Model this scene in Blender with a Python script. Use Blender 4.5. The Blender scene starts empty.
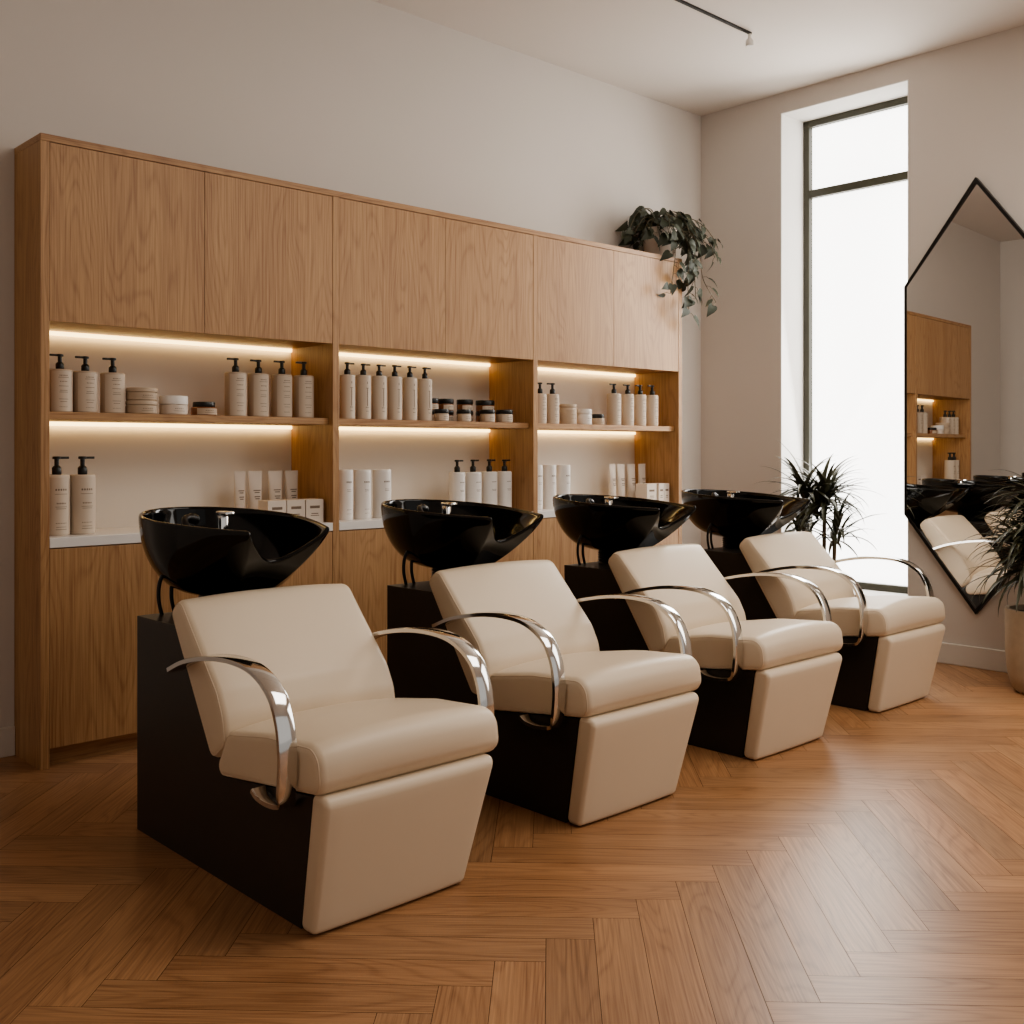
import bpy, bmesh, math, random
from mathutils import Vector, Matrix

random.seed(7)
C = bpy.context.scene.collection
PI = math.pi

# ------------------------------------------------------------------ helpers
def obj(name, bm, mats, parent=None, smooth=None, loc=None):
    """link a bmesh as ONE mesh object"""
    me = bpy.data.meshes.new(name)
    bmesh.ops.recalc_face_normals(bm, faces=bm.faces)
    bm.to_mesh(me); bm.free()
    for m in (mats if isinstance(mats, (list, tuple)) else [mats]):
        me.materials.append(m)
    if smooth is not None:
        me.shade_smooth() if smooth is True else None
        if smooth is not True:
            me.shade_smooth()
            me.set_sharp_from_angle(angle=math.radians(smooth))
    o = bpy.data.objects.new(name, me)
    C.objects.link(o)
    if parent: o.parent = parent
    if loc: o.location = loc
    return o

def tag(o, label, cat, group=None):
    o['label'] = label; o['category'] = cat
    if group: o['group'] = group
    return o

def thing(name, label, cat, loc=(0, 0, 0), rotz=0, group=None):
    o = bpy.data.objects.new(name, None); C.objects.link(o)
    o.location = loc; o.rotation_euler = (0, 0, rotz)
    o.empty_display_size = .1
    return tag(o, label, cat, group)

def struct(name, bm, m, parent=None, smooth=None):
    o = obj(name, bm, m, parent, smooth)
    if parent is None: o['kind'] = 'structure'
    return o

def dup(src, loc, label=None, group=None, rotz=None):
    """a copy of a thing with copies of its parts and sub-parts"""
    r = src.copy(); C.objects.link(r); r.location = loc
    if rotz is not None: r.rotation_euler = (0, 0, rotz)
    if label: r['label'] = label
    if group: r['group'] = group
    for ch in list(src.children):
        c = ch.copy(); C.objects.link(c); c.parent = r
        for g in list(ch.children):
            d = g.copy(); C.objects.link(d); d.parent = c
    return r

def add_box(bm, x0, x1, y0, y1, z0, z1, bev=0, seg=2, mi=0):
    g = bmesh.ops.create_cube(bm, size=1)
    vs = g['verts']
    for v in vs:
        v.co = Vector((x0 + (v.co.x + .5) * (x1 - x0), y0 + (v.co.y + .5) * (y1 - y0), z0 + (v.co.z + .5) * (z1 - z0)))
    fs = set(f for v in vs for f in v.link_faces)
    for f in fs: f.material_index = mi
    if bev:
        es = list(set(e for v in vs for e in v.link_edges))
        bmesh.ops.bevel(bm, geom=es, offset=bev, segments=seg, affect='EDGES', profile=.5)

def box(x0, x1, y0, y1, z0, z1, bev=0, seg=2):
    bm = bmesh.new(); add_box(bm, x0, x1, y0, y1, z0, z1, bev, seg); return bm

def add_lathe(bm, prof, n=28, cx=0, cy=0, z=0, mi=0, cap=True):
    rings = []
    for r, h in prof:
        rings.append([bm.verts.new((cx + r * math.cos(2*PI*k/n), cy + r * math.sin(2*PI*k/n), z + h)) for k in range(n)])
    for a, b in zip(rings, rings[1:]):
        for k in range(n):
            f = bm.faces.new((a[k], a[(k+1) % n], b[(k+1) % n], b[k])); f.material_index = mi
    if cap:
        f = bm.faces.new(rings[0][::-1]); f.material_index = mi
        f = bm.faces.new(rings[-1]); f.material_index = mi

def add_tube(bm, pts, r, n=8, mi=0, closed=False):
    pts = [Vector(p) for p in pts]; rings = []
    N = len(pts)
    up = None
    for i, p in enumerate(pts):
        if closed: t = (pts[(i+1) % N] - pts[i-1]).normalized()
        else: t = (pts[min(i+1, N-1)] - pts[max(i-1, 0)]).normalized()
        if up is None:
            up = Vector((0, 0, 1)) if abs(t.z) < .9 else Vector((1, 0, 0))
        a = t.cross(up)
        if a.length < 1e-5: a = t.cross(Vector((1, 0, 0)))
        a.normalize(); b = a.cross(t).normalized(); up = b
        rr = r[i] if isinstance(r, (list, tuple)) else r
        rings.append([bm.verts.new(p + a*rr*math.cos(2*PI*k/n) + b*rr*math.sin(2*PI*k/n)) for k in range(n)])
    pairs = list(zip(rings, rings[1:]))
    if closed: pairs.append((rings[-1], rings[0]))
    for a, b in pairs:
        for k in range(n):
            f = bm.faces.new((a[k], a[(k+1) % n], b[(k+1) % n], b[k])); f.material_index = mi
    if not closed:
        bm.faces.new(rings[0][::-1]).material_index = mi; bm.faces.new(rings[-1]).material_index = mi

def spline(pts, n=8, closed=False):
    """Catmull-Rom through pts"""
    P = [Vector(p) for p in pts]; out = []; N = len(P)
    rng = range(N) if closed else range(N-1)
    for i in rng:
        p0 = P[i-1] if (closed or i > 0) else P[0]
        p1 = P[i]; p2 = P[(i+1) % N]
        p3 = P[(i+2) % N] if (closed or i+2 < N) else P[-1]
        for k in range(n):
            t = k/n
            out.append(.5*((2*p1) + (p2-p0)*t + (2*p0-5*p1+4*p2-p3)*t*t + (3*p1-p0-3*p2+p3)*t*t*t))
    if not closed: out.append(P[-1])
    return out

def fillet(poly, seg=6):
    """closed 2-D polygon [(u,v,r)] -> rounded outline"""
    out = []; n = len(poly)
    for i in range(n):
        p = Vector(poly[i][:2]); r = poly[i][2]
        a = Vector(poly[i-1][:2]) - p; b = Vector(poly[(i+1) % n][:2]) - p
        if r <= 0: out.append(p); continue
        la, lb = a.length, b.length; a.normalize(); b.normalize()
        ang = a.angle(b); d = min(r / math.tan(ang/2), .48*la, .48*lb)
        rr = d * math.tan(ang/2)
        cen = p + (a+b).normalized() * (rr / math.sin(ang/2))
        s = p + a*d - cen; e = p + b*d - cen
        tot = s.angle(e)
        sg = 1 if s.x*e.y - s.y*e.x > 0 else -1
        for k in range(seg+1):
            t = sg*tot*k/seg
            out.append(cen + Vector((s.x*math.cos(t)-s.y*math.sin(t), s.x*math.sin(t)+s.y*math.cos(t))))
    return out

def resample(loop, step):
    out = []; n = len(loop)
    for i in range(n):
        a, b = loop[i], loop[(i+1) % n]
        m = max(1, int((b-a).length/step))
        for k in range(m): out.append(a + (b-a)*k/m)
    return out

def loop_normals(loop):
    n = len(loop)
    area = sum(loop[i].x*loop[(i+1) % n].y - loop[(i+1) % n].x*loop[i].y for i in range(n))
    s = 1 if area > 0 else -1
    out = []
    for i in range(n):
        t = (loop[(i+1) % n] - loop[i-1]).normalized()
        out.append(Vector((t.y, -t.x))*s)
    return out

def cushion(poly, x0, x1, r, crown=0, crown_dir=(0, 1), taper=None, shift=0, cseg=5, nx=12, step=.025):
    """upholstered block: rounded outline in (y,z) lofted along x with rounded side edges, crowned on one side"""
    bm = bmesh.new()
    L = resample(fillet(poly), step); N = loop_normals(L); cd = Vector(crown_dir).normalized()
    st = []
    for k in range(cseg+1):
        a = PI/2*k/cseg; st.append((x0 + r*(1-math.cos(a)), r*(1-math.sin(a))))
    for k in range(1, nx): st.append((x0+r+(x1-x0-2*r)*k/nx, 0))
    for k in range(cseg+1):
        a = PI/2*(1-k/cseg); st.append((x1 - r*(1-math.cos(a)), r*(1-math.sin(a))))
    xc, hw = (x0+x1)/2, (x1-x0)/2
    zmin = min(p.y for p in L); zmax = max(p.y for p in L)
    rings = []
    for x, off in st:
        u = (x-xc)/hw; w = max(0, 1-abs(u)**2.4)
        ring = []
        for p, nn in zip(L, N):
            q = p - nn*off + nn*(crown*w*max(0, nn.dot(cd))**.6 if nn.dot(cd) > 0 else 0)
            X = x
            if taper:
                t = (p.y-zmin)/(zmax-zmin)
                X = xc + (x-xc)*(taper + (1-taper)*t) + shift*(1-t)
            ring.append(bm.verts.new((X, q.x, q.y)))
        rings.append(ring)
    n = len(L)
    for a, b in zip(rings, rings[1:]):
        for k in range(n): bm.faces.new((a[k], a[(k+1) % n], b[(k+1) % n], b[k]))
    bm.faces.new(rings[0][::-1]); bm.faces.new(rings[-1])
    return bm

def seam(poly, x, off, r=.0022):
    L = resample(fillet(poly), .03); N = loop_normals(L)
    bm = bmesh.new()
    add_tube(bm, [(x, (p-n*off).x, (p-n*off).y) for p, n in zip(L, N)], r, n=6, closed=True)
    return bm

def prism(poly, x0, x1, bev=0):
    """(y,z) outline extruded along x"""
    bm = bmesh.new()
    a = [bm.verts.new((x0, p[0], p[1])) for p in poly]; b = [bm.verts.new((x1, p[0], p[1])) for p in poly]
    n = len(poly)
    bm.faces.new(a); bm.faces.new(b[::-1])
    for k in range(n): bm.faces.new((a[k], b[k], b[(k+1) % n], a[(k+1) % n]))
    bmesh.ops.recalc_face_normals(bm, faces=bm.faces)
    if bev: bmesh.ops.bevel(bm, geom=list(bm.edges), offset=bev, segments=2, affect='EDGES', profile=.5)
    return bm

# ------------------------------------------------------------------ materials
def srgb(r, g, b):
    f = lambda c: (c/255/12.92) if c/255 <= .04045 else ((c/255+.055)/1.055)**2.4
    return (f(r), f(g), f(b), 1)

def mat(name, col, rough=.5, metal=0, bump=0, bscale=200, spec=.5, coat=0, coat_rough=.05, var=0, vscale=3, trans=0):
    m = bpy.data.materials.new(name); m.use_nodes = True
    nt = m.node_tree; p = nt.nodes['Principled BSDF']
    p.inputs['Base Color'].default_value = col
    p.inputs['Roughness'].default_value = rough
    p.inputs['Metallic'].default_value = metal
    p.inputs['Specular IOR Level'].default_value = spec
    p.inputs['Coat Weight'].default_value = coat
    p.inputs['Coat Roughness'].default_value = coat_rough
    tc = nt.nodes.new('ShaderNodeTexCoord')
    if bump:
        nz = nt.nodes.new('ShaderNodeTexNoise'); nz.inputs['Scale'].default_value = bscale; nz.inputs['Detail'].default_value = 4
        nt.links.new(tc.outputs['Object'], nz.inputs['Vector'])
        b = nt.nodes.new('ShaderNodeBump'); b.inputs['Strength'].default_value = bump; b.inputs['Distance'].default_value = .002
        nt.links.new(nz.outputs['Fac'], b.inputs['Height']); nt.links.new(b.outputs['Normal'], p.inputs['Normal'])
    if var:
        nz = nt.nodes.new('ShaderNodeTexNoise'); nz.inputs['Scale'].default_value = vscale; nz.inputs['Detail'].default_value = 5
        nt.links.new(tc.outputs['Object'], nz.inputs['Vector'])
        mx = nt.nodes.new('ShaderNodeMix'); mx.data_type = 'RGBA'
        mx.inputs['A'].default_value = tuple(c*(1-var) for c in col[:3])+(1,)
        mx.inputs['B'].default_value = tuple(min(1, c*(1+var)) for c in col[:3])+(1,)
        nt.links.new(nz.outputs['Fac'], mx.inputs['Factor']); nt.links.new(mx.outputs['Result'], p.inputs['Base Color'])
    return m

def wood(name, light, dark, rough=.45, uv=False, axis='Z', fine=1.0):
    """oak: long fibres, broad cathedral figure, small pores"""
    m = bpy.data.materials.new(name); m.use_nodes = True
    nt = m.node_tree; nd, lk = nt.nodes, nt.links
    p = nd['Principled BSDF']; p.inputs['Roughness'].default_value = rough
    tc = nd.new('ShaderNodeTexCoord')
    if uv:
        base = tc.outputs['UV']
    else:
        inf = nd.new('ShaderNodeObjectInfo')
        mu = nd.new('ShaderNodeMath'); mu.operation = 'MULTIPLY'; mu.inputs[1].default_value = 37
        lk.new(inf.outputs['Random'], mu.inputs[0])
        ad = nd.new('ShaderNodeVectorMath'); ad.operation = 'ADD'
        lk.new(tc.outputs['Object'], ad.inputs[0]); lk.new(mu.outputs[0], ad.inputs[1]); base = ad.outputs[0]
    def mapped(long_s, cross_s):
        mp = nd.new('ShaderNodeMapping')
        s = [cross_s]*3; s['XYZ'.index(axis)] = long_s
        mp.inputs['Scale'].default_value = s
        lk.new(base, mp.inputs['Vector']); return mp.outputs[0]
    # broad figure: contour bands of a stretched noise
    n1 = nd.new('ShaderNodeTexNoise'); n1.inputs['Scale'].default_value = 1; n1.inputs['Detail'].default_value = 2; n1.inputs['Distortion'].default_value = .16
    lk.new(mapped(.6, 4.4), n1.inputs['Vector'])
    m1 = nd.new('ShaderNodeMath'); m1.operation = 'MULTIPLY'; m1.inputs[1].default_value = 150
    lk.new(n1.outputs['Fac'], m1.inputs[0])
    s1 = nd.new('ShaderNodeMath'); s1.operation = 'SINE'; lk.new(m1.outputs[0], s1.inputs[0])
    r1 = nd.new('ShaderNodeMapRange'); r1.inputs['From Min'].default_value = -1; r1.inputs['From Max'].default_value = 1
    lk.new(s1.outputs[0], r1.inputs['Value'])
    pwr = nd.new('ShaderNodeMath'); pwr.operation = 'POWER'; pwr.inputs[1].default_value = 4
    lk.new(r1.outputs[0], pwr.inputs[0])
    # fibres
    n2 = nd.new('ShaderNodeTexNoise'); n2.inputs['Scale'].default_value = 1; n2.inputs['Detail'].default_value = 6; n2.inputs['Roughness'].default_value = .65
    lk.new(mapped(3.2*fine, 210*fine), n2.inputs['Vector'])
    # plank-to-plank patches
    n3 = nd.new('ShaderNodeTexNoise'); n3.inputs['Scale'].default_value = 1; n3.inputs['Detail'].default_value = 1
    lk.new(mapped(.25, 6), n3.inputs['Vector'])
    a = nd.new('ShaderNodeMath'); a.operation = 'MULTIPLY_ADD'; a.inputs[1].default_value = -.11
    lk.new(pwr.outputs[0], a.inputs[0])
    b = nd.new('ShaderNodeMath'); b.operation = 'MULTIPLY_ADD'; b.inputs[1].default_value = .95
    lk.new(n2.outputs['Fac'], b.inputs[0])
    c = nd.new('ShaderNodeMath'); c.operation = 'MULTIPLY'; c.inputs[1].default_value = .3
    lk.new(n3.outputs['Fac'], c.inputs[0])
    lk.new(c.outputs[0], b.inputs[2]); lk.new(b.outputs[0], a.inputs[2])
    rp = nd.new('ShaderNodeValToRGB')
    rp.color_ramp.elements[0].position = .34; rp.color_ramp.elements[0].color = dark
    rp.color_ramp.elements[1].position = .78; rp.color_ramp.elements[1].color = light
    lk.new(a.outputs[0], rp.inputs['Fac'])
    colour = rp.outputs['Color']
    if uv:
        at = nd.new('ShaderNodeAttribute'); at.attribute_name = 'tone'
        mx = nd.new('ShaderNodeMix'); mx.data_type = 'RGBA'; mx.blend_type = 'MULTIPLY'; mx.inputs['Factor'].default_value = 1
        lk.new(colour, mx.inputs['A']); lk.new(at.outputs['Color'], mx.inputs['B']); colour = mx.outputs['Result']
    lk.new(colour, p.inputs['Base Color'])
    bp = nd.new('ShaderNodeBump'); bp.inputs['Strength'].default_value = .12; bp.inputs['Distance'].default_value = .001
    lk.new(n2.outputs['Fac'], bp.inputs['Height']); lk.new(bp.outputs['Normal'], p.inputs['Normal'])
    return m

def emit(name, col, strength):
    m = bpy.data.materials.new(name); m.use_nodes = True
    nt = m.node_tree; p = nt.nodes['Principled BSDF']
    p.inputs['Base Color'].default_value = col
    p.inputs['Emission Color'].default_value = col
    p.inputs['Emission Strength'].default_value = strength
    return m

M = dict(
    wall=mat('plaster', srgb(214, 207, 200), .9, bump=.05, bscale=60, var=.015),
    ceiling=mat('ceiling_paint', srgb(222, 214, 206), .95),
    reveal=mat('white_reveal', srgb(236, 233, 228), .8),
    base=mat('white_trim', srgb(222, 216, 208), .5),
    oak=wood('oak_veneer', srgb(190, 151, 107), srgb(142, 99, 64), .45),
    oakh=wood('oak_horizontal', srgb(190, 151, 107), srgb(142, 99, 64), .45, axis='X'),
    floor=wood('oak_parquet', srgb(184, 140, 101), srgb(130, 89, 59), .36, uv=True, axis='X', fine=.8),
    gap=mat('parquet_joint', srgb(70, 46, 30), .8),
    niche=mat('niche_panel', srgb(226, 216, 204), .7),
    counter=mat('white_counter', srgb(232, 228, 224), .3),
    leather=mat('cream_leather', srgb(222, 204, 180), .42, bump=.12, bscale=350, var=.01, vscale=6),
    piping=mat('cream_piping', srgb(216, 196, 172), .45),
    black=mat('black_laminate', srgb(46, 40, 35), .38, bump=.03, bscale=400),
    dark=mat('dark_void', srgb(14, 11, 9), .7),
    basin=mat('black_ceramic', srgb(12, 11, 9), .08, spec=.42),
    chrome=mat('chrome', (.78, .77, .75, 1), .09, metal=1),
    hose=mat('black_hose', srgb(14, 13, 12), .35),
    bottle=mat('beige_plastic', srgb(188, 168, 148), .5),
    label=mat('pale_label', srgb(206, 190, 172), .6),
    ink=mat('label_ink', srgb(126, 108, 92), .7),
    white=mat('white_plastic', srgb(232, 226, 220), .45),
    pump=mat('dark_pump', srgb(28, 27, 23), .35),
    jar=mat('stone_jar', srgb(190, 170, 148), .6, var=.06, vscale=60),
    amber=mat('amber_glass', srgb(140, 92, 62), .25),
    carton=mat('pale_carton', srgb(220, 206, 192), .7),
    frame=mat('dark_bronze_frame', srgb(66, 64, 50), .45),
    mframe=mat('black_frame', srgb(22, 20, 17), .35),
    mirror=mat('silvered_glass', (.78, .76, .73, 1), .0, metal=1),
    pot=mat('stone_pot', srgb(180, 162, 140), .85, bump=.4, bscale=60, var=.12, vscale=25),
    wpot=mat('matt_white_pot', srgb(216, 204, 192), .75),
    soil=mat('soil', srgb(40, 30, 22), .95, bump=.5, bscale=80),
    leaf=mat('dark_green_leaf', srgb(50, 54, 35), .55, var=.35, vscale=14),
    palm=mat('palm_leaf', srgb(74, 74, 54), .42, var=.3, vscale=14),
    stem=mat('green_stem', srgb(92, 82, 58), .6),
    bark=mat('cane_bark', srgb(110, 92, 70), .85, bump=.5, bscale=70),
    led=emit('warm_led', (1, .74, .33, 1), 4),
    pane=emit('frosted_pane', (1, .985, .955, 1), 3.6),
    spot=mat('white_fixture', srgb(226, 222, 216), .4),
)

# ------------------------------------------------------------------ setting
XL, XR, YB, YF, ZC = -.25, 5.88, 4.402, -2.5, 3.467
YN = 4.472                                               # back of the shelf niches, let into the wall
OY0, OY1, OZ0, OZ1 = 2.926, 3.778, .325, 3.343          # window opening
T = .42
XE = -1.7                                                # the room widens towards the entrance, left of the camera

bm = bmesh.new()
xs = [XL-T, 1.45, 5.29, XR+T]; zs = [-.05, .06, 2.35, ZC+.1]; V = {}
for i, x in enumerate(xs):
    for j, z in enumerate(zs): V[i, j] = bm.verts.new((x, YB, z))
for i in range(3):
    for j in range(3):
        if (i, j) != (1, 1): bm.faces.new((V[i, j], V[i+1, j], V[i+1, j+1], V[i, j+1]))
g = bmesh.ops.extrude_face_region(bm, geom=list(bm.faces))
for v in g['geom']:
    if isinstance(v, bmesh.types.BMVert): v.co.y += .15
struct('wall_back', bm, M['wall'])
struct('wall_left', box(XE-T, XL, 1.6, YB, -.05, ZC+.1), M['wall'])
struct('wall_entrance', box(XE-T, XE, YF, 1.599, -.05, ZC+.1), M['wall'])
bm = bmesh.new()
def wall_with_hole(bm):
    for x in (XR,):
        ys = [YF, OY0, OY1, YB]; zs = [-.05, OZ0, OZ1, ZC+.1]
        V = {}
        for i, y in enumerate(ys):
            for j, z in enumerate(zs): V[i, j] = bm.verts.new((x, y, z))
        for i in range(3):
            for j in range(3):
                if (i, j) != (1, 1): bm.faces.new((V[i, j], V[i+1, j], V[i+1, j+1], V[i, j+1]))
    g = bmesh.ops.extrude_face_region(bm, geom=list(bm.faces))
    for v in g['geom']:
        if isinstance(v, bmesh.types.BMVert): v.co.x += T
wall_with_hole(bm)
struct('wall_right', bm, M['wall'])
struct('ceiling', box(XE-T, XR+T, YF, YB+.15, ZC, ZC+.1), M['ceiling'])

# parquet: herringbone at 45 degrees, each plank with its own tone and grain offset
bm = bmesh.new()
uvl = bm.loops.layers.uv.new('UVMap'); tone = bm.loops.layers.float_color.new('tone')
w, L = .1195, .76
TH = math.radians(44.8); P = Vector((math.cos(TH), math.sin(TH))); Q = Vector((-P.y, P.x))
anchor = Vector((2.525, 1.850)); p0, q0 = anchor.dot(P) - L, anchor.dot(Q)
def plank(pa, pb, qa, qb, alongp):
    e = .0007
    cs = [(pa+e, qa+e), (pb-e, qa+e), (pb-e, qb-e), (pa+e, qb-e)]
    pts = [P*c[0] + Q*c[1] for c in cs]
    cx = sum(p.x for p in pts)/4; cy = sum(p.y for p in pts)/4
    if cx < XE-.7 or cx > XR+.6 or cy < YF-.5 or cy > YB+.5: return
    f = bm.faces.new([bm.verts.new((p.x, p.y, 0)) for p in pts])
    k = random.uniform(.82, 1.10); wm = random.uniform(-.03, .03)
    ou, ov = random.uniform(0, 90), random.uniform(0, 90)
    for lp, c in zip(f.loops, cs):
        u, v = (c[0]-pa, c[1]-qa) if alongp else (c[1]-qa, c[0]-pa)
        lp[uvl].uv = (u+ou, v+ov)
        lp[tone] = (k*(1+wm), k, k*(1-wm), 1)
for i in range(-84, 85):
    for j in range(-11, 12):
        a = p0 + i*w + j*(L+w); b = q0 - i*w - j*(w-L)
        plank(a, a+L, b-w, b, True)
        plank(a+L, a+L+w, b-w, b+L-w, False)
for n, d in (((1, 0, 0), XR+.02), ((-1, 0, 0), -(XE-.02)), ((0, 1, 0), YB+.02), ((0, -1, 0), -YF)):
    bmesh.ops.bisect_plane(bm, geom=list(bm.verts)+list(bm.edges)+list(bm.faces), plane_co=Vector(n)*d, plane_no=n, clear_outer=True)
fl = struct('floor', bm, M['floor'])
struct('floor_base', box(XE-T, XR+T, YF, YB, -.05, -.0012), M['gap'], parent=fl)

# skirting
def skirting(name, x0, x1, y0, y1):
    struct(name, box(x0, x1, y0, y1, 0, .116, .004), M['base'])
skirting('baseboard_back', XL, 1.4355, YB-.016, YB)
skirting('baseboard_corner', 5.303, XR-.016, YB-.016, YB)
skirting('baseboard_right', XR-.016, XR, YF, YB-.017)
skirting('baseboard_left', XL, XL+.016, 1.6, YB-.017)
skirting('baseboard_entrance', XE, XE+.016, YF, 1.58)

# window: bright frosted panes in a bronze frame deep in the wall
win = bpy.data.objects.new('window_1', None); C.objects.link(win); win['kind'] = 'structure'
FX = 6.165
bm = bmesh.new()
e = .006
for a in ((OY0, OY1, OZ0, OZ0+e), (OY0, OY1, OZ1-e, OZ1), (OY0, OY0+e, OZ0+e, OZ1-e), (OY1-e, OY1, OZ0+e, OZ1-e)):
    add_box(bm, XR+.0005, FX, *a)
obj('reveal', bm, M['reveal'], win)
bm = bmesh.new(); fw = .042
add_box(bm, FX-.03, FX+.05, OY1-e-fw, OY1-e, OZ0+e, OZ1-e, .003)
add_box(bm, FX-.03, FX+.05, OY0+e, OY0+e+fw, OZ0+e, OZ1-e, .003)
add_box(bm, FX-.03, FX+.05, OY0+e+fw, OY1-e-fw, OZ1-e-fw, OZ1-e, .003)
add_box(bm, FX-.03, FX+.05, OY0+e+fw, OY1-e-fw, OZ0+e, OZ0+e+fw, .003)
add_box(bm, FX-.028, FX+.05, OY0+e+fw, OY1-e-fw, 2.836, 2.886, .003)
obj('window_frame', bm, M['frame'], win)
obj('pane', box(FX+.012, FX+.02, OY0+e+fw, OY1-e-fw, 2.886, OZ1-e-fw), M['pane'], win)
obj('pane', box(FX+.012, FX+.02, OY0+e+fw, OY1-e-fw, OZ0+e+fw, 2.836), M['pane'], win)

# ------------------------------------------------------------------ wall-length oak cabinet
CX0, CX1, CY, CT = 1.436, 5.302, 4.114, 2.388
pw = .033
px_ = [CX0, 2.731, 4.011, CX1-pw]                        # left edges of the four uprights
ZD, ZS0, ZS1, ZK0, ZK1 = 1.686, 1.316, 1.346, .830, .868
cab = thing('oak_cabinet', 'long oak wall cabinet with three lit shelf bays and flush doors', 'cabinet', (CX0, CY, 0))
def part(name, bm, m, parent=cab, smooth=None):
    for v in bm.verts: v.co -= Vector((CX0, CY, 0))
    return obj(name, bm, m, parent, smooth)
YBK = YB-.001
for i, x in enumerate(px_):
    bm = box(x, x+pw, CY, YBK, 0, CT-.0275, .001)
    add_box(bm, max(x, 1.451), min(x+pw, 5.289), YBK-.0005, YN+.012, .07, 2.34)
    part('side_panel' if i in (0, 3) else 'divider_panel', bm, M['oak'])
part('top_panel', box(CX0, CX1, CY, YBK, CT-.027, CT, .001), M['oakh'])
gaps = [2.0986, 3.3984, 4.6645]
for i in range(3):
    a, b = px_[i]+pw, px_[i+1]
    g = gaps[i]
    ymid = YN
    part('back_panel', box(a, b, ymid, YN+.012, ZK0, ZD+.018), M['niche'])
    part('carcass_floor', box(a, b, CY+.024, YN, ZD+.0005, ZD+.02), M['oakh'])
    for (s, t) in ((a+.0015, g-.001), (g+.001, b-.0015)):
        part('upper_door', box(s, t, CY+.001, CY+.021, ZD, CT-.0295, .0008), M['oak'])
        part('lower_door', box(s, t, CY+.001, CY+.021, .075, ZK0-.004, .0008), M['oak'])
    part('shelf', box(a+.0005, b-.0005, CY+.035, ymid, ZS0, ZS1, .001), M['oakh'])
    part('counter', box(a+.0005, b-.0005, CY-.001, ymid, ZK0, ZK1, .002), M['counter'])
    part('toe_kick', box(a, b, CY+.06, CY+.076, 0, .074), M['oakh'])
    part('carcass_void', box(a, b, CY+.022, CY+.032, .076, ZK0-.001), M['oak'])
    for z in (ZD, ZS0):
        part('light_strip', box(a+.004, b-.004, ymid-.013, ymid-.001, z-.016, z-.0005), M['led'])

# ------------------------------------------------------------------ shampoo chairs (built about the base centre, front towards -y)
def Y(pts): return [(p[0]-2.75,)+tuple(p[1:]) for p in pts]
SEAT = Y([(2.660, .428, .045), (2.45, .462, .3), (2.204, .478, .055), (2.188, .358, .04), (2.735, .292, .03)])
BACK = Y([(2.945, .774, .045), (3.005, .718, .03), (2.745, .326, .034), (2.664, .385, .034), (2.680, .465, .1), (2.715, .53, .1)])
FOOT = Y([(2.245, .356, .018), (2.174, .357, .026), (2.240, .004, .018), (2.302, .004, .018)])
PED = Y([(3.27, 0), (3.27, .676), (2.955, .676), (2.735, .345), (2.69, .295), (2.252, .345), (2.308, 0)])
HW = .297

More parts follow.
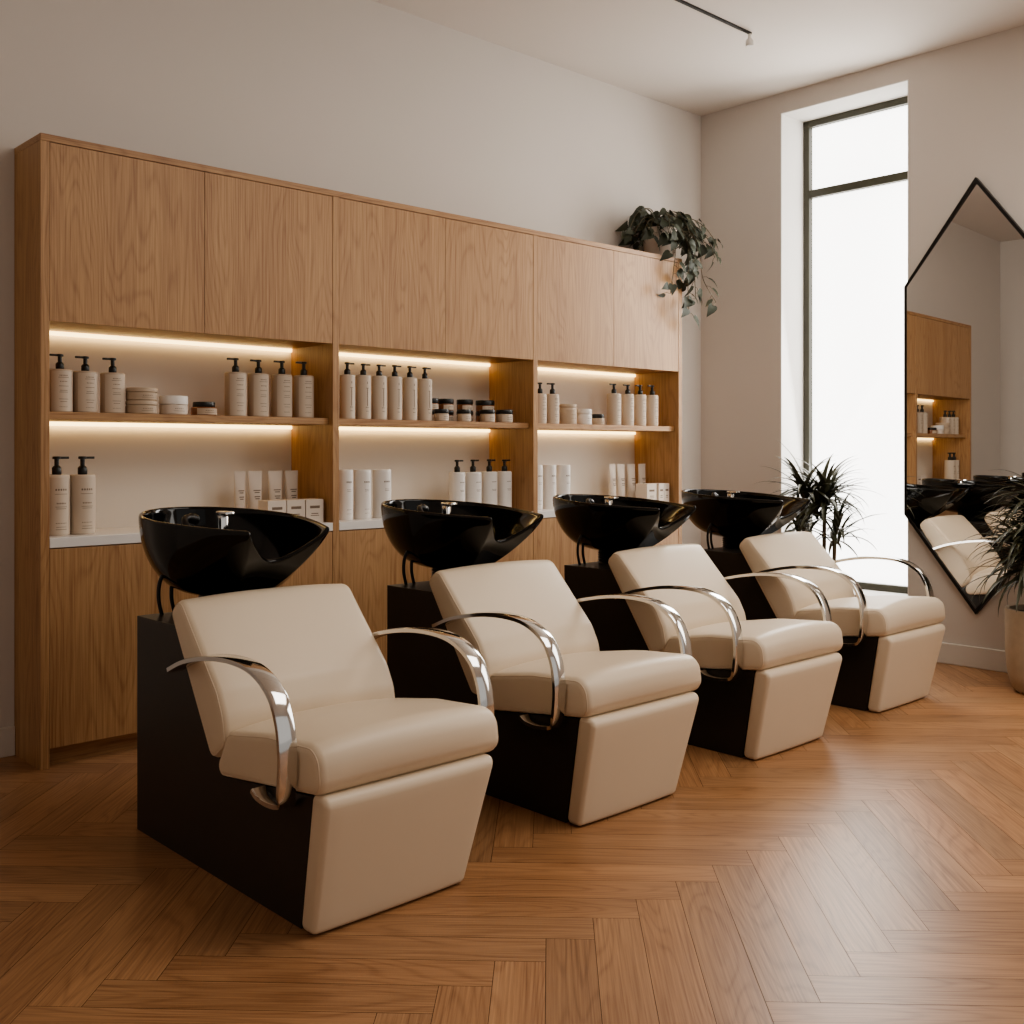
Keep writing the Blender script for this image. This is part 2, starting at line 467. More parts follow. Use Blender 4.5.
def make_chair(label):
    t = thing('shampoo_chair', label, 'shampoo chair', (1.715, 2.75, 0), 0, 'shampoo chairs in a row')
    obj('pedestal', prism(PED, -.278, .240, .002), M['black'], t)
    s = obj('seat', cushion(SEAT, -HW, HW, .022, crown=.022, crown_dir=(-.2, 1)), M['leather'], t, smooth=50)
    for sx in (-1, 1): obj('piping', seam(SEAT, sx*(HW-.005), .0085), M['piping'], s, smooth=True)
    b = obj('backrest', cushion(BACK, -HW, HW, .022, crown=.014, crown_dir=(-.75, .66)), M['leather'], t, smooth=50)
    for sx in (-1, 1): obj('piping', seam(BACK, sx*(HW-.005), .0085), M['piping'], b, smooth=True)
    obj('footrest_panel', cushion(FOOT, -.288, .266, .016, crown=.004, crown_dir=(-1, 0), taper=.885, shift=-.030), M['leather'], t, smooth=50)
    # flat steel arm strips: arch from behind the back, over, down and curled under the seat
    arm = Y([(2.90, .570), (2.80, .608), (2.66, .637), (2.53, .646), (2.425, .634), (2.345, .592), (2.305, .53), (2.29, .455), (2.292, .39),
             (2.300, .345), (2.320, .317), (2.358, .303), (2.41, .298), (2.455, .302), (2.482, .315)])
    for sx in (-1, 1):
        bm = bmesh.new()
        path = spline([(0, p[0], p[1]) for p in arm], 6)
        n = len(path); rings = []
        for i, p in enumerate(path):
            tn = (path[min(i+1, n-1)] - path[max(i-1, 0)]).normalized()
            nn = Vector((0, -tn.z, tn.y))
            f = i/(n-1)
            wd = .050 if f < .6 else .050 - .008*min(1, (f-.6)/.3)
            k = max(0, min(1, (f-.62)/.16)); k = k*k*(3-2*k)
            xi = .303 - .024*k
            xo = xi + wd
            th = .0058
            rings.append([bm.verts.new((sx*x, p.y + nn.y*h, p.z + nn.z*h)) for x, h in
                          ((xi, -th), (xi+.003, -th-.0015), (xo-.003, -th-.0015), (xo, -th), (xo, th), (xo-.003, th+.0015), (xi+.003, th+.0015), (xi, th))])
        for a, c in zip(rings, rings[1:]):
            for k in range(8): bm.faces.new((a[k], a[(k+1) % 8], c[(k+1) % 8], c[k]))
        bm.faces.new(rings[0][::-1]); bm.faces.new(rings[-1])
        obj('armrest', bm, M['chrome'], t, smooth=35)
    # tilted ceramic bowl with a U-shaped neck rest cut in the front wall
    yb, yh, rx, rb, wh = 3.205-2.75, 2.805-2.75, .258, .362, .142
    cen = Vector((0, 3.175-2.75)); rn, zb = .102, .728
    rim = []                                             # (x, y, dip)
    nb, ns, nf = 34, 18, 22
    for k in range(nb+1):
        a = PI*k/nb; rim.append((rx*math.cos(a), yb + rb*math.sin(a), 0))
    for k in range(1, ns+1):
        s_ = k/ns; rim.append((-(rx-(rx-wh)*s_**1.5), yb+(yh-yb)*s_, 0))
    for k in range(1, nf):
        u = -1 + 2*k/nf; rim.append((wh*u, yh + .012*(1-u*u), (1-abs(u)**2.2)))
    for k in range(ns, 0, -1):
        s_ = k/ns; rim.append(((rx-(rx-wh)*s_**1.5), yb+(yh-yb)*s_, 0))
    bm = bmesh.new(); NT = 12; rings = []
    for j in range(NT+1):
        ring = []
        for (x, y, dip) in rim:
            zr = .957 + .056*(y-yh)
            tt = (j/NT) * (1 - .46*dip)
            d = Vector((x, y)) - cen; rl = d.length; d.normalize()
            front = max(0, -d.y)
            pw_ = 2.15 - 1.0*front**1.3
            g = (1-(1-tt)**pw_)**(1/pw_) if tt < 1 else 1
            r = rn + (rl-rn)*g
            ring.append(bm.verts.new((d.x*r, cen.y + d.y*r, zb + (zr-zb)*tt)))
        rings.append(ring)
    nr = len(rim)
    for a, c in zip(rings, rings[1:]):
        for k in range(nr): bm.faces.new((a[k], a[(k+1) % nr], c[(k+1) % nr], c[k]))
    bm.faces.new(rings[0][::-1])
    for v in bm.verts: v.co -= Vector((0, cen.y, zb))
    bo = obj('basin', bm, M['basin'], t, smooth=True, loc=(0, cen.y, zb))
    so = bo.modifiers.new('wall', 'SOLIDIFY'); so.thickness = .017; so.offset = -1
    su = bo.modifiers.new('round', 'SUBSURF'); su.levels = 1; su.render_levels = 2
    bm = bmesh.new()
    prof = [(.108, 0)]
    for k in range(5): prof += [(.106, .003+.011*k), (.100, .0085+.011*k)]
    prof += [(.106, .058), (.104, .066)]
    add_lathe(bm, prof, 36, 0, cen.y, .676)
    obj('basin_neck', bm, M['hose'], t, smooth=40)
    # chrome mixer standing in the bowl with its spray hose
    bm = bmesh.new()
    fx, fy = .015, 3.265-2.75
    add_lathe(bm, [(.028, .0), (.028, .01), (.018, .014), (.018, .02)], 20, fx, fy, .850)
    add_box(bm, fx-.014, fx+.014, fy-.016, fy+.016, .862, .985, .004)
    add_box(bm, fx-.017, fx+.017, fy-.052, fy+.018, .980, .996, .004)
    for v in bm.verts: v.co -= Vector((0, cen.y, zb))
    fa = obj('mixer_tap', bm, M['chrome'], bo, smooth=40)
    bm = bmesh.new()
    add_tube(bm, spline([(-.10, fy-.06, .86), (-.11, fy-.02, .93), (-.11, fy+.02, .965), (-.085, fy+.05, .975), (-.05, fy+.06, .965)], 6), [.011]*20+[.018]*5, 10)
    for v in bm.verts: v.co -= Vector((0, cen.y, zb))
    obj('spray_head', bm, M['hose'], bo, smooth=True)
    for hx, hy in ((-.215, .485), (-.165, .500)):
        bm = bmesh.new()
        add_tube(bm, spline([(hx+.03, hy-.02, .845), (hx, hy, .79), (hx-.006, hy+.004, .73), (hx+.004, hy, .672)], 8), .0062, 8)
        obj('water_hose', bm, M['hose'], t, smooth=True)
    return t

LBL = ['cream shampoo chair closest to the camera, with empty floor on its near side',
       'second cream shampoo chair, between the closest one and the third',
       'third cream shampoo chair, its basin in front of the last cabinet bay',
       'cream shampoo chair at the window end of the row']
c1 = make_chair(LBL[0])
for k, (dx, dy) in enumerate([(1.031, .074), (2.052, .108), (3.092, .151)]):
    c = dup(c1, (1.715+dx, 2.75+dy, 0), LBL[k+1])
    for ch in c.children:
        if ch.name.startswith('basin') and 'neck' not in ch.name: ch.scale = ((.97, .94, .93)[k],)*3

# ------------------------------------------------------------------ salon products
def ink_rows(bm, r, rows, a0, mi):
    for z, half, hgt, dash in rows:
        n = 1 if not dash else dash
        for k in range(n):
            lo = a0 - half + 2*half*k/n + (.0 if n == 1 else half*.25/n)
            hi = a0 - half + 2*half*(k+1)/n - (.0 if n == 1 else half*.6/n)
            m_ = 4 if n == 1 else 1
            for s in range(m_):
                t0, t1 = lo+(hi-lo)*s/m_, lo+(hi-lo)*(s+1)/m_
                q = [(t0, z), (t1, z), (t1, z+hgt), (t0, z+hgt)]
                f = bm.faces.new([bm.verts.new((r*math.cos(a), r*math.sin(a), zz)) for a, zz in q]); f.material_index = mi

def add_label(parent, r, z0, z1, half, rows, lab, a0=-PI/2):
    bm = bmesh.new(); n = 14; rr = r+.0006
    ring = []
    for k in range(n+1):
        a = a0 - half + 2*half*k/n
        ring.append((bm.verts.new((rr*math.cos(a), rr*math.sin(a), z0)), bm.verts.new((rr*math.cos(a), rr*math.sin(a), z1))))
    for p, q in zip(ring, ring[1:]): bm.faces.new((p[0], q[0], q[1], p[1]))
    ink_rows(bm, rr+.0005, rows, a0, 1)
    return obj('label', bm, [lab, M['ink']], parent, smooth=True)

def pump_mesh(h, spout, s=1.0):
    bm = bmesh.new()
    add_lathe(bm, [(.0145*s, 0), (.0155*s, .002), (.0155*s, h*.36), (.012*s, h*.44), (.0075*s, h*.5), (.0075*s, h*.84), (.0135*s, h*.86), (.0135*s, h*.98), (.012*s, h)], 20)
    d = 1 if spout > 0 else -1
    add_box(bm, min(0, d*.040*s), max(0, d*.040*s), -.005*s, .005*s, h*.86, h*.99, .001)
    return bm

def pump_bottle(name, x, y, z, r, h, ph, spout, label, group, body, rows, lab, half=1.0, s=1.0, rot=0):
    bm = bmesh.new()
    add_lathe(bm, [(r*.94, 0), (r, .004), (r, h-.006), (r*.97, h-.002), (r*.90, h)], 36)
    o = obj(name, bm, body, smooth=40, loc=(x, y, z)); o.rotation_euler = (0, 0, rot)
    tag(o, label, 'bottle', group)
    add_label(o, r, h*.03, h*.95, half, [(h*a, b, max(.0016, h*c), d) for a, b, c, d in rows], lab)
    p = obj('pump', pump_mesh(ph, spout, s), M['pump'], o, smooth=40, loc=(0, 0, h))
    return o

R1 = [(.84, .34, .022, 6), (.80, .42, .008, 0), (.70, .30, .02, 5), (.60, .38, .008, 0), (.50, .30, .008, 0), (.46, .34, .008, 0), (.30, .36, .008, 0), (.24, .28, .008, 0), (.12, .34, .012, 6)]
R2 = [(.74, .48, .03, 5), (.68, .5, .006, 0), (.52, .38, .022, 6), (.47, .46, .006, 0), (.44, .40, .006, 0), (.20, .44, .012, 7), (.14, .40, .006, 0), (.10, .44, .006, 0)]
R3 = [(.80, .05, .05, 0), (.30, .05, .40, 0), (.70, .22, .01, 0), (.26, .25, .02, 5), (.18, .2, .01, 0)]
R4 = [(.74, .36, .02, 5), (.56, .34, .008, 0), (.53, .28, .008, 0)]
SZ, KZ = ZS1, ZK1

def bottles(name, data, z, spout, labels, group, body, rows, lab, half=1.0, s=1.0):
    for (x, y, r, h, ph), lb in zip(data, labels):
        pump_bottle(name, x, y, z, r, h, ph, spout, lb, group, body, rows, lab, half, s, rot=random.uniform(-.05, .05))

bottles('pump_bottle', [(1.553, 4.24, .047, .168, .060), (1.652, 4.24, .047, .165, .060), (1.762, 4.24, .047, .164, .061)], SZ, -1,
        ['beige pump bottle tight against the end upright, upper shelf above the closest basin',
         'middle one of the three beige pump bottles beside the stacked jars, upper shelf',
         'beige pump bottle directly beside the two stacked beige jars'],
        'three pump bottles at the end of the upper shelf', M['bottle'], R1, M['label'])
bottles('pump_bottle', [(2.309, 4.24, .047, .194, .063), (2.421, 4.24, .046, .194, .062), (2.540, 4.24, .046, .196, .062), (2.655, 4.24, .046, .196, .064)], SZ, -1,
        ['tall beige pump bottle next to the small amber jar, above the closest basin',
         'second tall beige pump bottle counted from the small amber jar, above the closest basin',
         'third tall beige pump bottle counted from the small amber jar, above the closest basin',
         'tall beige pump bottle in the shelf corner, fourth from the amber jar'],
        'four tall pump bottles above the closest basin', M['bottle'], R1, M['label'])
bottles('large_pump_bottle', [(1.541, 4.24, .048, .236, .071), (1.641, 4.24, .048, .235, .072)], KZ, 1,
        ['large cream pump bottle on the white counter, touching the end upright',
         'large cream pump bottle on the white counter, the one nearer the closest basin'],
        'two large pump bottles on the counter', M['label'], R2, M['label'], half=1.1, s=1.15)
bottles('slim_pump_bottle', [(2.882, 4.22, .036, .210, .059), (2.974, 4.22, .036, .212, .056), (3.067, 4.22, .036, .213, .056), (3.161, 4.22, .035, .214, .057), (3.255, 4.22, .035, .214, .057), (3.350, 4.22, .036, .212, .058)], SZ, 1,
        ['slim pale pump bottle against the divider, first of the row of six',
         'slim pale pump bottle, second from the divider in the row of six',
         'slim pale pump bottle, third from the divider in the row of six',
         'slim pale pump bottle, fourth from the divider in the row of six',
         'slim pale pump bottle, fifth from the divider in the row of six',
         'slim pale pump bottle touching the dark-lidded jars, last of the row of six'],
        'six slim pump bottles in the middle bay', M['label'], R3, M['label'], half=.8, s=.95)
bottles('white_pump_bottle', [(3.605, 4.27, .042, .216, .064), (3.706, 4.26, .045, .216, .065), (3.822, 4.26, .043, .216, .066), (3.932, 4.26, .040, .216, .064)], KZ, 1,
        ['white pump bottle on the counter behind the second basin, closest to the white canisters',
         'white pump bottle on the counter behind the second basin, second from the canisters',
         'white pump bottle on the counter behind the second basin, third from the canisters',
         'white pump bottle on the counter behind the second basin, next to the oak divider'],
        'four white pump bottles on the middle counter', M['white'], R4, M['white'], half=.9, s=1.0)
bottles('small_pump_bottle', [(4.165, 4.22, .037, .167, .062), (4.264, 4.22, .037, .168, .062)], SZ, -1,
        ['small beige pump bottle half hidden by the divider, bay under the trailing plant',
         'small beige pump bottle beside the tall pale jar, bay under the trailing plant'],
        'two small pump bottles in the bay under the plant', M['label'], R1, M['label'])
bottles('pale_pump_bottle', [(4.785, 4.22, .042, .190, .059), (4.910, 4.22, .037, .191, .058), (5.026, 4.22, .036, .192, .059), (5.141, 4.22, .037, .193, .061)], SZ, -1,
        ['pale pump bottle beside the small dark-lidded jar, bay under the trailing plant',
         'second pale pump bottle from the small dark-lidded jar, bay under the trailing plant',
         'third pale pump bottle from the small dark-lidded jar, bay under the trailing plant',
         'pale pump bottle closest to the end upright on the window side'],
        'four pale pump bottles in the bay under the plant', M['label'], R1, M['label'])

def lidded_jar(name, x, y, z, r, h, lidh, body, lid, label, group=None, lid_r=1.0, rows=None, lab=None):
    bm = bmesh.new(); hb = h-lidh
    add_lathe(bm, [(r*.93, 0), (r, .004), (r, hb-.003), (r*.95, hb)], 36)
    o = obj(name, bm, body, smooth=40, loc=(x, y, z)); tag(o, label, 'jar', group)
    bm = bmesh.new()
    add_lathe(bm, [(r*lid_r*.98, .0008), (r*lid_r, .002), (r*lid_r, lidh-.004), (r*lid_r*.96, lidh)], 36)
    obj('lid', bm, lid, o, smooth=40, loc=(0, 0, hb))
    if lab:
        add_label(o, r, hb*.12, hb*.85, 1.0, [(hb*.55, .35, .003, 5), (hb*.35, .4, .0015, 0)], lab)
    return o

lidded_jar('wide_jar', 1.874, 4.22, SZ, .063, .055, .018, M['jar'], M['jar'], 'wide beige jar at the bottom of the stack of two', 'stacked wide jars', 1.0, None, M['jar'])
lidded_jar('wide_jar', 1.874, 4.22, SZ+.055, .062, .052, .018, M['jar'], M['jar'], 'wide beige jar on top of the stack of two', 'stacked wide jars', 1.0, None, M['jar'])
lidded_jar('cream_jar', 2.012, 4.22, SZ, .057, .079, .036, M['carton'], M['white'], 'single beige jar with a white lid beside the stacked wide jars', None, 1.02, None, M['carton'])
lidded_jar('amber_jar', 2.149, 4.22, SZ, .054, .058, .022, M['amber'], M['pump'], 'small low amber jar with a dark lid beside four tall pump bottles', None, .86, None, M['jar'])
for i, (x, r, h) in enumerate([(3.437, .037, .061), (3.588, .036, .063), (3.750, .040, .066), (3.872, .045, .068)]):
    lidded_jar('pomade_jar', x, 4.195, SZ, r, h, .022, M['jar'], M['pump'],
               ['front dark-lidded pomade jar touching the slim pump bottles', 'front dark-lidded pomade jar, second from the slim pump bottles',
                'front dark-lidded pomade jar, third from the slim pump bottles', 'front dark-lidded pomade jar at the free end of the cluster'][i],
               'dark-lidded pomade jars in the middle bay', 1.03, None, M['label'])
POS = ['beside the slim pump bottles', 'second from the slim pump bottles', 'third from the slim pump bottles', 'farthest from the slim pump bottles']
for i, (x, r) in enumerate([(3.462, .038), (3.562, .040), (3.692, .043), (3.836, .050)]):
    lidded_jar('pomade_jar', x, 4.31, SZ, r, .060, .022, M['amber'], M['pump'], 'lower dark-lidded jar in the back row, stack ' + POS[i],
               'dark-lidded pomade jars in the middle bay', 1.03, None, M['label'])
    lidded_jar('pomade_jar', x, 4.31, SZ+.060, r, .061, .026, M['amber'], M['pump'], 'upper dark-lidded jar in the back row, stack ' + POS[i],
               'dark-lidded pomade jars in the middle bay', 1.03, None, M['label'])
lidded_jar('tall_jar', 4.390, 4.22, SZ, .049, .115, .020, M['jar'], M['jar'], 'tall pale cylindrical jar beside two small pump bottles, bay under the plant', None, 1.0, None, M['jar'])
lidded_jar('white_jar', 4.526, 4.22, SZ, .043, .090, .030, M['white'], M['white'], 'low white jar between the tall pale jar and the small dark-lidded jar', None, 1.03, None, M['white'])
lidded_jar('amber_jar', 4.645, 4.22, SZ, .036, .064, .024, M['jar'], M['pump'], 'small dark-lidded jar beside the low white jar, bay under the plant', None, 1.0, None, M['jar'])

def canister(x, y, r, h, label, group):
    bm = bmesh.new()
    add_lathe(bm, [(r*.96, 0), (r, .003), (r, h-.004), (r*.97, h)], 36)
    o = obj('white_canister', bm, M['white'], smooth=40, loc=(x, y, KZ)); tag(o, label, 'bottle', group)
    add_label(o, r, h*.05, h*.95, .9, [(h*a, b, max(.0016, h*c), d) for a, b, c, d in [(.74, .40, .03, 5), (.60, .30, .010, 4), (.57, .28, .006, 0), (.20, .35, .010, 4), (.12, .3, .008, 4)]], M['white'])
for (x, r, h), lb in zip([(2.882, .038, .238), (2.982, .042, .237), (3.098, .045, .236)],
                         ['tall white canister against the divider on the middle counter', 'middle one of the three tall white canisters behind the second basin',
                          'tall white canister with empty counter on its free side, behind the second basin']):
    canister(x, 4.24, r, h, lb, 'tall white canisters on the middle counter')
for (x, r, h), lb in zip([(4.150, .040, .248), (4.258, .038, .247), (4.372, .039, .246)],
                         ['tall white canister against the divider, counter behind the third basin', 'middle one of the three white canisters behind the third basin',
                          'tall white canister behind the third basin, the one facing the tubes']):
    canister(x, 4.24, r, h, lb, 'tall white canisters behind the third basin')

def tube(x, y, wd, h, label, group):
    """squeeze tube standing on its cap: round below, flat crimp on top"""
    bm = bmesh.new(); n = 28; rings = []
    for j in range(9):
        t = j/8; z = .034 + (h-.034-.012)*t
        a = wd*(.80+.20*t); b = wd*.78*(1-t)**.8 + .0025
        rings.append([bm.verts.new((a*math.cos(2*PI*k/n), b*math.sin(2*PI*k/n), z)) for k in range(n)])
    rings.append([bm.verts.new((wd*math.cos(2*PI*k/n), .0025*math.sin(2*PI*k/n), h)) for k in range(n)])
    for p, q in zip(rings, rings[1:]):
        for k in range(n): bm.faces.new((p[k], p[(k+1) % n], q[(k+1) % n], q[k]))
    bm.faces.new(rings[0][::-1]); bm.faces.new(rings[-1])
    o = obj('cream_tube', bm, M['carton'], smooth=50, loc=(x, y, KZ)); tag(o, label, 'tube', group)
    bm = bmesh.new(); add_lathe(bm, [(wd*.74, 0), (wd*.76, .003), (wd*.76, .034)], 28)
    obj('cap', bm, M['label'], o, smooth=40)
    bm = bmesh.new()
    for z, hw_ in ((.62, .5), (.58, .35), (.50, .4), (.46, .3)):
        yy = -(wd*.78*(1-(z-.12)/.83)**.8 + .0045)
        bm.faces.new([bm.verts.new(v) for v in ((-wd*hw_, yy, h*z), (wd*hw_, yy, h*z), (wd*hw_, yy, h*z+.004), (-wd*hw_, yy, h*z+.004))])
    obj('lettering', bm, M['ink'], o)
for (x, wd), lb in zip([(2.384, .029), (2.461, .036), (2.565, .037), (2.652, .034)], ['narrow squeeze tube farthest from the cartons, counter behind the closest basin', 'second squeeze tube from the open end of its row, behind the closest basin',
                       'third squeeze tube from the open end of its row, behind the closest basin', 'squeeze tube next to the oak divider, behind the closest basin']):
    tube(x, 4.34, wd, .236, lb, 'squeeze tubes behind the closest basin')
for (x, wd), lb in zip([(4.905, .030), (4.984, .035), (5.083, .036), (5.185, .034)], ['squeeze tube at the open end of its row, counter under the trailing plant', 'second squeeze tube from the open end, counter under the trailing plant',
                       'third squeeze tube from the open end, counter under the trailing plant', 'squeeze tube nearest the end upright, counter under the trailing plant']):
    tube(x, 4.34, wd, .245, lb, 'squeeze tubes under the trailing plant')

def carton(x, y, wd, dp, h, label, group):
    o = obj('carton', box(-wd/2, wd/2, 0, dp, 0, h, .0012), M['carton'], loc=(x, y, KZ)); tag(o, label, 'box', group)
    bm = bmesh.new()
    for z, hw_, hh in ((.62, .28, .012), (.38, .2, .004), (.3, .24, .003)):
        bm.faces.new([bm.verts.new(v) for v in ((-wd*hw_, -.0006, h*z), (wd*hw_, -.0006, h*z), (wd*hw_, -.0006, h*z+hh), (-wd*hw_, -.0006, h*z+hh))])
    obj('lettering', bm, M['ink'], o)
for x, lb in zip((2.469, 2.566, 2.664), ['small pale carton farthest from the divider, behind the closest basin', 'middle small pale carton behind the closest basin', 'small pale carton next to the divider, behind the closest basin']):
    carton(x, 4.16, .093, .085, .107, lb, 'small cartons behind the closest basin')
for x, lb in zip((5.077, 5.170, 5.262-.013), ['pale carton at the open end of its row, counter under the trailing plant', 'middle pale carton on the counter under the trailing plant', 'pale carton against the end upright under the trailing plant']):
    carton(x if x < 5.2 else 5.2225, 4.17, .09 if x < 5.12 else .05, .09, .125, lb, 'cartons under the trailing plant')

# ------------------------------------------------------------------ mirror on the window wall
mi = thing('hexagonal_mirror', 'tall pointed six-sided mirror with a thin black frame on the wall', 'mirror', (XR, 2.526, 0))
HX = [(0, 2.697), (.411, 2.141), (.411, .829), (0, .298), (-.411, .829), (-.411, 2.141)]
def ring_prism(outer, inner, x0, x1):
    bm = bmesh.new(); n = len(outer); V = []
    for x in (x0, x1):
        V.append(([bm.verts.new((x, p[0], p[1])) for p in outer], [bm.verts.new((x, p[0], p[1])) for p in inner]))
    (ao, ai), (bo_, bi) = V
    for k in range(n):
        l = (k+1) % n
        bm.faces.new((ao[k], ao[l], ai[l], ai[k])); bm.faces.new((bo_[k], bi[k], bi[l], bo_[l]))
        bm.faces.new((ao[k], bo_[k], bo_[l], ao[l])); bm.faces.new((ai[k], ai[l], bi[l], bi[k]))
    return bm
def inset(poly, d):
    Lp = [Vector(p) for p in poly]; out = []; n = len(Lp)
    for i in range(n):
        a, b, c = Lp[i-1], Lp[i], Lp[(i+1) % n]
        e1 = (b-a).normalized(); e2 = (c-b).normalized()
        n1 = Vector((e1.y, -e1.x)); n2 = Vector((e2.y, -e2.x))
        if n1.dot(-b + Vector((0, 1.5))) < 0: n1, n2 = -n1, -n2
        m = (n1+n2).normalized(); out.append(tuple(b + m*(d/m.dot(n1))))
    return out
obj('mirror_frame', ring_prism(HX, inset(HX, .017), -.034, -.001), M['mframe'], mi)
bm = bmesh.new(); G = inset(HX, .016)
TILT = -.036
bm.faces.new([bm.verts.new((-.019 + p[0]*TILT, p[0], p[1])) for p in G])
g = bmesh.ops.extrude_face_region(bm, geom=list(bm.faces))
for v in g['geom']:
    if isinstance(v, bmesh.types.BMVert): v.co.x += .004
obj('mirror_glass', bm, M['mirror'], mi)

# ------------------------------------------------------------------ ceiling track light
tl = thing('track_light', 'thin black ceiling track with a small white spot at its end', 'light', (4.90, 3.335, ZC))
obj('rail', box(-2.6, 0, -.007, .007, -.012, 0, .001), M['mframe'], tl)
bm = bmesh.new()
add_lathe(bm, [(.009, -.042), (.009, -.011)], 16)
add_lathe(bm, [(.018, -.078), (.021, -.075), (.021, -.050), (.016, -.041), (.007, -.040)], 24)
obj('spot_head', bm, M['spot'], tl, smooth=40, loc=(-.012, 0, 0))

# ------------------------------------------------------------------ plants
def strap_leaf(bm, base, az, length, wid, rise, droop, rng):
    """narrow arching leaf with a centre fold"""
    n = 9; d = Vector((math.cos(az), math.sin(az), 0)); side = Vector((-math.sin(az), math.cos(az), 0))
    p = Vector(base); el = rise; L_, C_, R_ = [], [], []
    for k in range(n+1):
        t = k/n
        ww = wid*min(1, .35+3*t)*(1-t**2.2)+.0006
        nrm = Vector((-d.x*math.sin(el), -d.y*math.sin(el), math.cos(el)))
        L_.append(bm.verts.new(p+side*ww+nrm*ww*.35)); C_.append(bm.verts.new(p)); R_.append(bm.verts.new(p-side*ww+nrm*ww*.35))
        p = p + (d*math.cos(el)+Vector((0, 0, math.sin(el))))*(length/n)
        el -= droop/n*(0.5+t)
        side = (side + Vector((0, 0, rng.uniform(-.04, .04)))).normalized()
    for k in range(n):
        bm.faces.new((L_[k], C_[k], C_[k+1], L_[k+1])); bm.faces.new((C_[k], R_[k], R_[k+1], C_[k+1]))

def palm_head(bm, base, n, length, wid, rng, lo=-.5, hi=1.4, droop=1.5, az=(0, 2*PI), jit=.05):
    for k in range(n):
        b = Vector(base)+Vector((rng.uniform(-jit, jit)*.4, rng.uniform(-jit, jit)*.4, rng.uniform(-jit, jit)))
        strap_leaf(bm, b, rng.uniform(*az), length*rng.uniform(.65, 1.1), wid*rng.uniform(.7, 1.1), rng.uniform(lo, hi), droop*rng.uniform(.6, 1.3), rng)

def planter(name, label, loc, prof, m, soil_r, soil_z):
    t = thing(name, label, 'plant', loc)
    bm = bmesh.new(); add_lathe(bm, prof, 44); obj('pot', bm, m, t, smooth=40)
    bm = bmesh.new(); add_lathe(bm, [(soil_r, soil_z-.02), (soil_r, soil_z), (soil_r*.4, soil_z+.008)], 30); obj('soil', bm, M['soil'], t, smooth=40)
    return t

rng = random.Random(3)
t = planter('potted_palm', 'bushy dark green plant in a tall stone-coloured pot beside the mirror', (5.525, 2.045, 0),
            [(.125, 0), (.148, .02), (.168, .09), (.178, .20), (.180, .40), (.177, .412), (.160, .412), (.157, .38), (.15, .30)], M['pot'], .156, .385)
bm = bmesh.new()
heads = [((.0, .0, .80), 75), ((-.06, .05, .68), 60), ((.06, -.05, .66), 50), ((-.02, .04, .60), 36), ((.0, .0, .92), 45)]
for (b, n) in heads: palm_head(bm, b, int(n*1.7), .35, .0150, rng, -.25, 1.15, 1.5)
for v in bm.verts:                                       # leaves bend along the wall and mirror, not into them
    if v.co.x > .24: v.co.x = .24 + (v.co.x-.24)*.35
obj('foliage', bm, M['palm'], t, smooth=True)
for b, n in heads[:3]:
    bm = bmesh.new(); add_tube(bm, spline([(b[0]*.4, b[1]*.4, .38), (b[0]*.8, b[1]*.8, .55), b], 5), .013, 8); obj('cane', bm, M['bark'], t, smooth=True)

t = planter('window_palm', 'thin-leaved plant standing in front of the tall window behind the last chair', (5.515, 3.295, 0),
            [(.115, 0), (.13, .02), (.15, .12), (.155, .33), (.152, .34), (.137, .34), (.134, .30)], M['pot'], .134, .31)
bm = bmesh.new()
heads = [((.02, -.03, .92), 70, .27), ((-.035, .07, .96), 30, .27), ((.03, -.09, .70), 20, .25), ((-.05, .10, .76), 20, .24), ((.0, .0, .83), 30, .22)]
for (b, n, ln) in heads: palm_head(bm, b, int(n*1.3), ln*1.2, .0155, rng, -.25, 1.3, 1.15)
obj('foliage', bm, M['palm'], t, smooth=True)
for b, n, ln in heads[:4]:
    bm = bmesh.new(); add_tube(bm, spline([(b[0]*.3, b[1]*.3, .30), (b[0]*.9, b[1]*.9, .5), b], 5), .012, 8); obj('cane', bm, M['bark'], t, smooth=True)

# trailing plant on the cabinet top
def heart_leaf(bm, base, dirv, nrm, size):
    d = Vector(dirv).normalized(); nrm = (Vector(nrm) - d*Vector(nrm).dot(d)).normalized(); s = d.cross(nrm)
    out = [(0, 0), (-.10, .20), (-.02, .38), (.24, .46), (.58, .38), (.95, .18), (1.28, 0)]
    mid = [0, 0, 0, .22, .5, .78, 1.05]
    c = [bm.verts.new(Vector(base)+d*size*m_ - nrm*size*.25*m_*m_) for m_ in (0, .28, .58, .95, 1.28)]
    for sg in (1, -1):
        e_ = [bm.verts.new(Vector(base)+d*size*a+s*size*b*sg - nrm*size*(.25*max(a, 0)**2 - .18*b)) for a, b in out[1:6]]
        fs = [(c[0], e_[0], e_[1]), (c[0], e_[1], e_[2], c[1]), (c[1], e_[2], e_[3], c[2]), (c[2], e_[3], e_[4], c[3]), (c[3], e_[4], c[4])]
        for f in fs: bm.faces.new(f if sg == 1 else f[::-1])

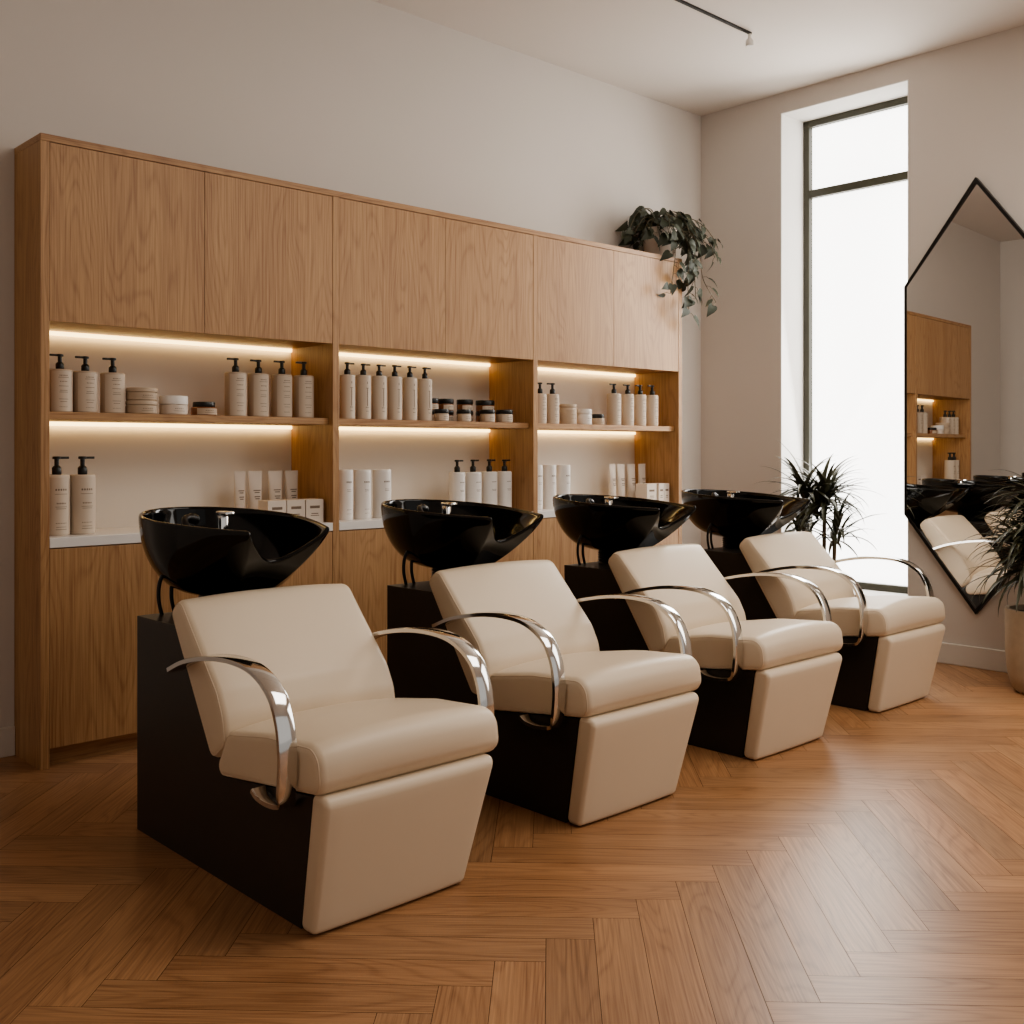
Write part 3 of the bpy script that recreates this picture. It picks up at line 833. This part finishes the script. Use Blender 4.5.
rng = random.Random(11)
PX, PY = 5.225, 4.228
t = thing('trailing_plant', 'heart-leaved trailing plant in a pale pot on top of the cabinet', 'plant', (PX, PY, CT))
bm = bmesh.new(); add_lathe(bm, [(.078, 0), (.088, .01), (.104, .09), (.108, .185), (.105, .19), (.096, .19), (.092, .16)], 40)
obj('pot', bm, M['wpot'], t, smooth=40)
bm = bmesh.new(); add_lathe(bm, [(.092, .15), (.093, .17), (.04, .178)], 30); obj('soil', bm, M['soil'], t, smooth=40)
bmL, bmS = bmesh.new(), bmesh.new()
def vine(pts, n_leaf, size, start=.15):
    path = spline(pts, 8)
    add_tube(bmS, path, .0024, 6)
    for k in range(n_leaf):
        f = start + (1-start)*k/max(1, n_leaf-1)
        p = path[min(len(path)-1, int(f*(len(path)-1)))]
        a = rng.uniform(0, 2*PI)
        d = Vector((math.cos(a)*.8, math.sin(a)*.8-.25, rng.uniform(-.9, .1)))
        st = d.normalized()*size*.62
        add_tube(bmS, [p, p+st*.6+Vector((0, 0, .008)), p+st], .0014, 5)
        heart_leaf(bmL, p+st, d+Vector((0, 0, -.3)), Vector((rng.uniform(-.5, .5), -1, rng.uniform(.1, .9))), size*rng.uniform(.75, 1.15))
# crown spilling over the rim
for k in range(30):
    a = 2*PI*k/30 + rng.uniform(-.1, .1); ln = rng.uniform(.12, .25); hh = rng.uniform(.04, .13)
    c_, s_ = math.cos(a), math.sin(a)
    if s_ > .35: ln = min(ln, .12)
    if s_ < -.2: ln = min(ln, .24)
    vine([(c_*.03, s_*.03, .17), (c_*.08, s_*.07, .17+hh), (c_*(.08+ln*.6), s_*(.06+ln*.35), .165+hh*.8), (c_*(.09+ln), s_*(.08+ln*.5), .12+hh*.1)], 6, rng.uniform(.055, .075), .2)
# long trails over the front corner of the cabinet and past its end
for pts, n in [([(.0, -.06, .18), (-.02, -.13, .17), (-.05, -.165, .05), (-.08, -.17, -.10), (-.11, -.17, -.24)], 8),
               ([(.03, -.06, .18), (.05, -.13, .17), (.07, -.17, .05), (.05, -.18, -.14), (.06, -.18, -.34)], 13),
               ([(.05, -.06, .18), (.11, -.13, .16), (.14, -.17, .02), (.12, -.18, -.12), (.13, -.18, -.25)], 9),
               ([(.07, -.03, .18), (.16, -.12, .17), (.20, -.16, .02), (.22, -.17, -.12), (.34, -.18, -.25)], 6),
               ([(.08, -.02, .18), (.20, -.10, .23), (.27, -.16, .15), (.31, -.19, .03)], 7),
               ([(.06, .0, .18), (.17, -.08, .27), (.26, -.15, .22), (.33, -.19, .12)], 7),
               ([(.06, .0, .18), (.14, -.02, .29), (.24, -.08, .25), (.30, -.12, .13)], 7)]:
    vine(pts, n+3, .068, .28)
for v in list(bmL.verts)+list(bmS.verts):                 # leaves rest on the cabinet, not in it
    if v.co.z < .004 and v.co.x < CX1-PX+.004 and v.co.y > CY-PY-.004:
        if v.co.y < CY-PY+.10: v.co.y = CY-PY-.004
        else: v.co.z = .004
    if v.co.y > YB-PY-.006: v.co.y = YB-PY-.006
obj('foliage', bmL, M['leaf'], t, smooth=True)
obj('vine_stems', bmS, M['stem'], t, smooth=True)

# ------------------------------------------------------------------ light
def area(name, loc, target, sx, sy, power, col):
    d = bpy.data.lights.new(name, 'AREA'); d.shape = 'RECTANGLE'; d.size = sx; d.size_y = sy; d.energy = power; d.color = col
    o = bpy.data.objects.new(name, d); C.objects.link(o); o.location = loc
    o.rotation_euler = (Vector(target)-Vector(loc)).to_track_quat('-Z', 'Y').to_euler()
    return o
# daylight from the shop front behind the camera and from openings further along the window wall
area('shopfront_daylight', (3.2, -2.4, 1.9), (3.2, 4, 1.2), 5.0, 2.8, 6, (1, .95, .89))
area('side_daylight', (5.82, .2, 1.9), (2.2, 1.6, .3), 1.8, 2.4, 50, (1, .97, .91))
area('window_daylight', (6.10, 3.35, 1.9), (2.0, 2.0, 1.0), .7, 2.6, 40, (1, .985, .94))
area('overhead_fill', (3.5, 1.05, 3.42), (3.5, 1.25, 0), 2.6, 1.9, 58, (1, .945, .86))  # unseen overhead fill, added to brighten seat tops and upper doors
# the warm strips under the cabinet and under each shelf wash the niche backs
for i in range(3):
    a, b = px_[i]+pw, px_[i+1]
    for z in (ZD-.018, ZS0-.018):
        area('strip_light', ((a+b)/2, YN-.016, z), ((a+b)/2, YN+.004, z-.03), b-a-.02, .014, .34, (1, .70, .34))
wd = bpy.data.worlds.new('World'); bpy.context.scene.world = wd; wd.use_nodes = True
bg = wd.node_tree.nodes['Background']; bg.inputs['Color'].default_value = (1, .95, .9, 1); bg.inputs['Strength'].default_value = .35

# ------------------------------------------------------------------ camera
cd = bpy.data.cameras.new('Camera'); cam = bpy.data.objects.new('Camera', cd); C.objects.link(cam)
cam.location = (0, 0, 1.2); cam.rotation_euler = (PI/2, 0, -.7526)
cd.sensor_width = 36; cd.sensor_fit = 'HORIZONTAL'; cd.lens = 36*1065/1024
cd.shift_y = -(512-449.96)/1024
cd.clip_start = .02; cd.clip_end = 60
sc = bpy.context.scene; sc.camera = cam
sc.view_settings.view_transform = 'AgX'
sc.view_settings.look = 'AgX - Medium High Contrast'
sc.view_settings.exposure = 0.06
